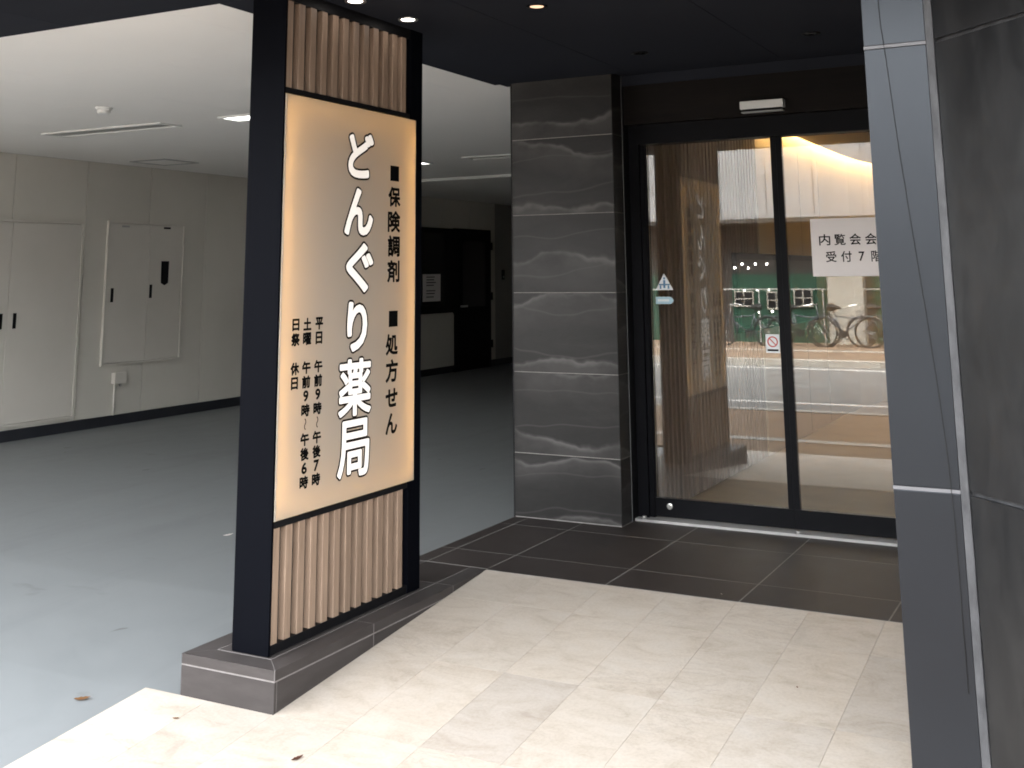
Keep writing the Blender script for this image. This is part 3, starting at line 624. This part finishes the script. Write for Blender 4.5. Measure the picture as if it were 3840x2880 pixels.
for i in range(5): bm.faces.new((lo[i], lo[(i + 1) % 5], hi[(i + 1) % 5], hi[i]))
st = tag(finish(bm, 'arrow_sticker', K['stickblue']), 'pale blue arrow shaped sticker below the triangular caution sticker', 'sticker')
boxes('print', [(-2.355, -2.285, fy - 0.0014, fy - 0.0009, 1.196, 1.209)], K['stickwhite'], st)
ns = tag(box('prohibition_sticker', -1.733, -1.657, fy - 0.0008, fy - 0.0002, 0.922, 1.022, K['stickwhite']), 'white sticker with red prohibition ring beside the middle door stile', 'sticker')
bm = bmesh.new(); bm_tube(bm, [(-1.695 + 0.026 * math.cos(a * math.pi / 12), fy - 0.0012, 0.982 + 0.026 * math.sin(a * math.pi / 12)) for a in range(24)], 0.0035, 6, True)
bm_tube(bm, [(-1.695 - 0.018, fy - 0.0012, 0.982 + 0.018), (-1.695 + 0.018, fy - 0.0012, 0.982 - 0.018)], 0.003, 6); finish(bm, 'ring', K['red'], ns)
boxes('print', [(-1.725, -1.665, fy - 0.0014, fy - 0.0009, 0.932, 0.942)], K['ink'], ns)

# ================================================================== RIGHT STREET WALL (column end, corner trim, 45 degree face)
rw = empty('street_wall', 'dark tiled street wall corner with pale metal trim on the right', 'wall')
YR = 3.285; X1, X2 = -0.579, -0.409; X3 = -0.388; Y3 = 3.276
d45 = 0.7071; L45 = 1.60
joint = [-0.45, 0.785, 1.986, 2.50]
core = [(X1 + 0.006, YR + 0.006), (X2 - 0.002, YR + 0.006), (X3 + 0.012, Y3 + 0.012), (X3 + d45 * L45 + 0.012, Y3 - d45 * L45 + 0.012), (6, Y3 - d45 * L45 + 0.012), (6, 3.6), (0.2, 3.6), (-0.36, 6.40), (X1 + 0.006, 6.40)]
prism('core', core, -0.5, 2.50, K['trim'], rw)
for z0, z1 in zip(joint, joint[1:]):
    z0 += 0.009 if z0 > 0 else 0; z1 -= 0.002
    box('tile', X1, X2 - 0.001, YR, YR + 0.010, z0, z1, K['slate_gloss'], rw, 0.0015)
    box('tile', X1, X1 + 0.008, YR + 0.0105, 6.22, z0, z1, K['slate'], rw)
    for s0, s1 in ((0.004, 0.80), (0.806, L45)):
        a = (X3 + d45 * s0, Y3 - d45 * s0); b = (X3 + d45 * s1, Y3 - d45 * s1); n_ = (0.010 * d45, 0.010 * d45)
        prism('tile', [a, b, (b[0] + n_[0], b[1] + n_[1]), (a[0] + n_[0], a[1] + n_[1])], z0, z1, K['slate'], rw, 0.0015)
    k = 0
    while k < 6:
        xa = X3 + d45 * L45 + 0.004 + 0.9 * k
        box('tile', xa, xa + 0.894, Y3 - d45 * L45, Y3 - d45 * L45 + 0.01, z0, z1, K['slate'], rw); k += 1
bm = bmesh.new()
zz = [-0.5 + 0.05 * i for i in range(61)]
ring = []
for z in zz:
    j = random.uniform(-0.0012, 0.0012)
    ring.append([bm.verts.new(p) for p in ((X2, YR - 0.002 + j * 0.4, z), (X2 + 0.008 + j, YR - 0.006, z), (X3 + j * 0.5, Y3 - 0.003 + j, z), (X3 + 0.006, Y3 + 0.010, z), (X2, YR + 0.012, z))])
for a, b in zip(ring, ring[1:]):
    for k in range(5): bm.faces.new((a[k], a[(k + 1) % 5], b[(k + 1) % 5], b[k]))
finish(bm, 'corner_trim', K['trim'], rw)
for z in joint[1:3]:
    box('joint_trim', X1 - 0.001, X2 - 0.001, YR - 0.0015, YR + 0.008, z - 0.001, z + 0.008, K['edge_metal'], rw)
# thin dark tube standing in for a curved reflection in the glossy face
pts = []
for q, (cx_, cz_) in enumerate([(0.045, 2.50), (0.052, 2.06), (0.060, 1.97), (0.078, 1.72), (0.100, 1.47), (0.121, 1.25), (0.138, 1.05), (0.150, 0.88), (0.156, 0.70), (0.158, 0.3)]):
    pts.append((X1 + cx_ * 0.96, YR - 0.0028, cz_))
tag(tube('reflection_line', pts, 0.0009, K['rubber'], None, 5), 'thin dark modelled line imitating a reflection in the glossy grey wall face', 'reflection line')

# ================================================================== CANOPY DOWNLIGHTS
def downlight(x, y, kind, label):
    t = empty('downlight', label, 'ceiling light', 'round downlights in the dark canopy', (x, y, 2.502))
    bm = bmesh.new(); seg = 28
    def rg(r, z): return [bm.verts.new((r * math.cos(2 * math.pi * k / seg), r * math.sin(2 * math.pi * k / seg), z)) for k in range(seg)]
    rr = [rg(0.046, 0.0), rg(0.046, -0.004), rg(0.038, -0.005), rg(0.030, -0.0015)]
    for a, b in zip(rr, rr[1:]):
        for k in range(seg): bm.faces.new((a[k], a[(k + 1) % seg], b[(k + 1) % seg], b[k]))
    finish(bm, 'trim_ring', {'white': K['steel'], 'warm': K['black'], 'off': K['black']}[kind], t, smooth=True)
    lathe('lens', [(0.030, -0.0006), (0.030, -0.0022), (0.022, -0.0042), (0.010, -0.0052)], {'white': K['lamp_on'], 'warm': K['lamp_warm'], 'off': K['darkglass']}[kind], t, seg)
downlight(-2.735, 3.794, 'white', 'bright white downlight in the canopy nearest above the sign slats')
downlight(-2.734, 4.199, 'white', 'bright white downlight just right of the sign top corner')
downlight(-2.112, 4.263, 'warm', 'warm glowing downlight alone in the middle of the canopy')
downlight(-2.113, 5.479, 'off', 'unlit downlight in the canopy in front of the stone pillar')
downlight(-1.206, 5.441, 'off', 'unlit downlight in the canopy near the right street wall')

# ================================================================== INTERIOR seen through the glass
struct(box('shop_floor', -2.60, 2.2, 6.342, 15.5, -0.10, -0.002, K['infloor']))
wpath = [(-2.42, 8.72), (-2.42, 10.4), (-2.42, 11.4), (-2.39, 12.1), (-2.30, 12.75), (-2.12, 13.3), (-1.85, 13.75), (-1.45, 14.05), (-0.9, 14.2), (2.2, 14.2)]
outer = [(-2.56, 8.72), (-2.56, 14.4), (2.2, 14.4)]
iw = empty('interior_wall', 'curved cream interior wall under a warm cove light behind the glass', 'wall')
bm = bmesh.new(); bm_prism(bm, [(x, y) for x, y in wpath] + outer[::-1], 0.0, 2.72); finish(bm, 'wall_face', K['inwall'], iw)
for yy in (9.35, 10.1, 10.85):
    box('panel_joint', -2.4198, -2.4185, yy - 0.002, yy + 0.002, 0.02, 2.40, K['seam'], iw)
box('wall_face', 1.9, 2.2, 6.342, 14.2, 0, 2.72, K['inwall'], iw)
def off(path, d):
    out = []
    for i, p in enumerate(path):
        a = Vector(path[max(i - 1, 0)]); b = Vector(path[min(i + 1, len(path) - 1)]); t_ = (b - a).normalized(); n_ = Vector((t_.y, -t_.x))
        out.append((p[0] + n_.x * d, p[1] + n_.y * d))
    return out
inner = off(wpath, 0.11); inner[0] = (-2.31, 8.72); inner = [(-2.31, 6.345)] + inner[:-1] + [(1.9, inner[-1][1])]
ic_ = struct(prism('shop_ceiling', inner[::1] + [(1.9, 6.345)], 2.50, 2.56, K['inceil']))
struct(box('shop_ceiling', -2.60, 2.2, 6.345, 14.4, 2.722, 2.76, K['inceil']))
st_in = off(wpath, 0.075); st_out = off(wpath, 0.055)
cl = empty('cove_light', 'warm hidden cove light strip along the top of the interior wall', 'cove light')
bm = bmesh.new(); aa = st_out[:-1]; bb = st_in[:-1]
for i in range(len(aa) - 1):
    v_ = [bm.verts.new((*q, z)) for z in (2.575, 2.585) for q in (aa[i], aa[i + 1], bb[i + 1], bb[i])]
    for f in ((0, 1, 2, 3), (4, 7, 6, 5), (0, 4, 5, 1), (1, 5, 6, 2), (2, 6, 7, 3), (3, 7, 4, 0)): bm.faces.new([v_[k] for k in f])
finish(bm, 'led_strip', K['cove_led'], cl)
# slatted part of the same side
sw = empty('slat_wall', 'dark brown vertical slat wall seen through the left glass leaf', 'wall')
box('backing', -2.56, -2.452, 6.342, 8.715, 0.0, 2.72, K['shopdark'], sw)
bm = bmesh.new(); bm_box(bm, 0, 0.031, 0, 0.048, 0.0, 2.49); bmesh.ops.recalc_face_normals(bm, faces=bm.faces[:]); sm = bpy.data.meshes.new('slat'); bm.to_mesh(sm); bm.free(); sm.materials.append(K['slat_in'])
for k in range(31):
    o = link('slat', sm, None, sw); o.location = (-2.4515, 6.346 + 0.0762 * k, 0.003)
ni = empty('dark_display', 'dark wall display behind the glass crossed by the middle door stile', 'display')
box('bezel', -2.418, -2.385, 7.97, 10.42, 0.935, 1.495, K['black'], ni); box('screen', -2.3845, -2.382, 8.02, 10.37, 0.98, 1.45, K['shopdark'], ni)

# ================================================================== ACROSS THE STREET (seen in the glass)
sb = empty('shop_building', 'white clad shop across the street with dark green ground floor', 'building')
box('upper_wall', -26, 14, -20, -13.96, 2.58, 5.6, K['seam'], sb)
wx = -26
while wx < 14:
    box('cladding_panel', wx + 0.008, wx + 1.10, -13.96, -13.92, 2.60, 5.58, K['clad'], sb); wx += 1.11
box('eave', -26, 14, -14.9, -13.90, 2.50, 2.579, K['shopdark'], sb)
box('ground_wall', -26, 14, -20, -14.90, -0.30, 2.50, K['shopdark'], sb)
for x0, x1 in ((-8.35, -5.98), (-5.02, -3.4), (-13, -9.4), (-2.3, 2.5)):
    box('green_panel', x0, x1, -14.899, -14.86, 0.86, 1.30, K['shopgreen'], sb); box('green_panel', x0, x1, -14.899, -14.87, -0.30, 0.845, K['shopgreen'], sb)
for x0, x1 in ((-6.02 + 0.05, -5.16), (-9.35, -8.6), (-3.35, -2.6)): box('pier', x0, x1, -14.899, -14.55, -0.30, 2.50, K['shoppale'], sb)
for x0, x1, z0, z1 in ((-8.25, -7.84, 0.56, 0.87), (-6.80, -6.42, 0.56, 0.92), (-7.45, -7.05, 0.50, 0.86), (-4.6, -4.1, 0.5, 0.95)):
    w = box('window', x0, x1, -14.869, -14.84, z0, z1, K['darkglass'], sb); t_ = 0.035; xm = (x0 + x1) / 2; zm = (z0 + z1) / 2
    boxes('frame', [(x0 - t_, x0, -14.87, -14.81, z0 - t_, z1 + t_), (x1, x1 + t_, -14.87, -14.81, z0 - t_, z1 + t_), (x0, x1, -14.87, -14.81, z1, z1 + t_), (x0, x1, -14.87, -14.81, z0 - t_, z0), (xm - 0.015, xm + 0.015, -14.838, -14.812, z0, z1), (x0, xm - 0.015, -14.838, -14.812, zm - 0.015, zm + 0.015), (xm + 0.015, x1, -14.838, -14.812, zm - 0.015, zm + 0.015)], K['shoppale'], w)
boxes('handrail', [(-13, 2.5, -14.60, -14.57, 0.93, 0.965)] + [(x, x + 0.03, -14.60, -14.57, -0.30, 0.93) for x in (-12.5, -10.8, -9.2, -7.62, -6.1, -4.5, -2.9, -1.2, 0.6)], K['steel'], sb)
for x, z in ((-8.05, 1.55), (-7.72, 1.55), (-7.44, 1.545), (-8.24, 1.46), (-7.90, 1.45), (-8.02, 0.93), (-7.70, 0.93), (-7.41, 0.94), (-7.68, 0.40), (-7.36, 0.42)):
    lathe('lamp', [(0.028, 0.0), (0.028, 0.02), (0.014, 0.035)], K['dot_on'], sb, 10, 'Y', (x, -14.82, z))
def bicycle(x, y, rz, label, paint):
    t = empty('bicycle', label, 'bicycle', 'bicycles parked across the street', (x, y, -0.30)); t.rotation_euler = (0, 0, rz)
    r = 0.32; A = Vector((-0.52, 0, r)); B = Vector((0.52, 0, r))
    for c_ in (A, B):
        w = tube('wheel', [(c_.x + r * math.cos(k * math.pi / 16), 0, c_.z + r * math.sin(k * math.pi / 16)) for k in range(32)], 0.021, K['rubber'], t, 7, True)
        bm = bmesh.new()
        for k in range(12):
            a_ = k * math.pi / 6; bm_tube(bm, [(c_.x, 0, c_.z), (c_.x + 0.30 * math.cos(a_), 0, c_.z + 0.30 * math.sin(a_))], 0.002, 4)
        bm_tube(bm, [(c_.x, -0.045, c_.z), (c_.x, 0.045, c_.z)], 0.02, 8); finish(bm, 'spokes', K['steel'], w)
        bm = bmesh.new(); bm_tube(bm, [(c_.x + 0.355 * math.cos(R(20 + k * 15)), 0, c_.z + 0.355 * math.sin(R(20 + k * 15))) for k in range(11)], 0.012, 5); finish(bm, 'mudguard', paint, t)
    bb_ = Vector((-0.08, 0, 0.28)); st_ = Vector((-0.23, 0, 0.72)); hd = Vector((0.34, 0, 0.78)); hb = Vector((0.37, 0, 0.62))
    bm = bmesh.new()
    for p, q in ((bb_, st_), (bb_, hb), (st_ * 0.9 + bb_ * 0.1, hb), (bb_, A), (st_ * 0.8 + bb_ * 0.2, A), (hb, hd), (hb, B)): bm_tube(bm, [p, q], 0.016, 8)
    finish(bm, 'frame', paint, t, smooth=True)
    bm = bmesh.new(); bm_tube(bm, [hd, hd + Vector((-0.02, 0, 0.14))], 0.012, 6); bm_tube(bm, [(0.14, -0.28, 0.90), (0.30, -0.2, 0.93), (0.32, 0, 0.93), (0.30, 0.2, 0.93), (0.14, 0.28, 0.90)], 0.012, 6); finish(bm, 'handlebar', K['steel'], t)
    bm = bmesh.new(); bm_tube(bm, [(-0.40, 0, 0.86), (-0.30, 0, 0.87), (-0.16, 0, 0.86), (-0.08, 0, 0.85)], [0.07, 0.085, 0.04, 0.02], 8); bm_tube(bm, [st_, (-0.25, 0, 0.84)], 0.012, 6); finish(bm, 'saddle', K['rubber'], t)
    bm = bmesh.new(); bm_tube(bm, [(bb_.x, -0.05, bb_.z), (bb_.x, 0.05, bb_.z)], 0.085, 14); bm_tube(bm, [(bb_.x, 0.06, bb_.z), (bb_.x + 0.12, 0.06, bb_.z - 0.11), (bb_.x + 0.12, 0.14, bb_.z - 0.11)], 0.010, 5); finish(bm, 'crank', K['rubber'], t)
    bm = bmesh.new()
    for k in range(5):
        z = 0.66 + 0.05 * k; s = 0.10 + 0.012 * k; bm_tube(bm, [(0.55 - s, -s, z), (0.55 + s, -s, z), (0.55 + s, s, z), (0.55 - s, s, z)], 0.005, 4, True)
    for sx_, sy_ in ((-1, -1), (1, -1), (1, 1), (-1, 1), (0, 1), (0, -1), (1, 0), (-1, 0)): bm_tube(bm, [(0.55 + 0.10 * sx_, 0.10 * sy_, 0.66), (0.55 + 0.148 * sx_, 0.148 * sy_, 0.86)], 0.004, 4)
    finish(bm, 'basket', K['rubber'], t)
bicycle(-5.37, -13.45, 0.0, 'dark bicycle with basket parked before the pale shop pier, mirrored in the right leaf', K['bikepaint'])
bicycle(-7.62, -13.40, math.pi, 'dark bicycle parked before the green shop panels, mirrored in the left leaf', K['bikepaint'])
bicycle(-6.35, -13.62, 0.12, 'dark bicycle parked between the green panels and the pale pier', K['bikepaint'])
bicycle(-4.55, -13.75, -0.08, 'dark bicycle overlapping the front wheel of the one before the pale pier', K['bikepaint'])
bicycle(-3.6, -13.5, 0.05, 'dark bicycle parked farthest right across the street', K['bikepaint'])

# ================================================================== LITTER
def leaf_obj(name, x, y, z, s, rz, m, label, cat):
    bm = bmesh.new(); n = 9; top, bot = [], []
    for i in range(n):
        t_ = i / (n - 1); w = 0.36 * math.sin(math.pi * min(1, t_ * 1.02 + 0.001)) ** 0.8 * (1 + 0.18 * math.sin(i * 2.7))
        curl = 0.22 * (t_ - 0.5) ** 2 * 2
        row = [bm.verts.new(((t_ - 0.5), k * w * 0.5, curl + 0.16 * abs(k) * w + 0.03)) for k in (-1, -0.5, 0, 0.5, 1)]; top.append(row)
    for a_, b_ in zip(top, top[1:]):
        for k in range(4): bm.faces.new((a_[k], a_[k + 1], b_[k + 1], b_[k]))
    ret = bmesh.ops.solidify(bm, geom=bm.faces[:], thickness=0.012)
    o = finish(bm, name, m); o.scale = (s, s, s); o.location = (x, y, z); o.rotation_euler = (0.15, -0.1, rz); return tag(o, label, cat)
leaf_obj('dry_leaf', -3.535, 3.262, -0.179, 0.065, 0.5, K['leaf'], 'orange brown dry leaf lying on the grey garage floor', 'leaf')
leaf_obj('dry_leaf', -2.459, 3.164, RAMP(0, 3.164), 0.045, 1.2, K['leaf2'], 'reddish brown dry leaf on the marble at the bottom of the photo', 'leaf')
leaf_obj('dry_leaf', -3.041, 3.229, RAMP(0, 3.229), 0.028, 0.2, K['leaf'], 'tiny brown leaf scrap on the marble in front of the plinth', 'leaf')
leaf_obj('dry_leaf', -1.111, 4.212, RAMP(0, 4.212), 0.016, 2.0, K['leaf2'], 'tiny dark speck of leaf on the marble near the right wall', 'leaf')
leaf_obj('paper_scrap', -4.66, 5.31, -0.108, 0.06, 0.9, K['paper'], 'small white scrap on the garage floor behind the sign post', 'scrap')
leaf_obj('dry_leaf', -1.62, 4.98, 0.001, 0.012, 2.6, K['paper'], 'tiny pale fleck on the dark entrance tiles', 'fleck')
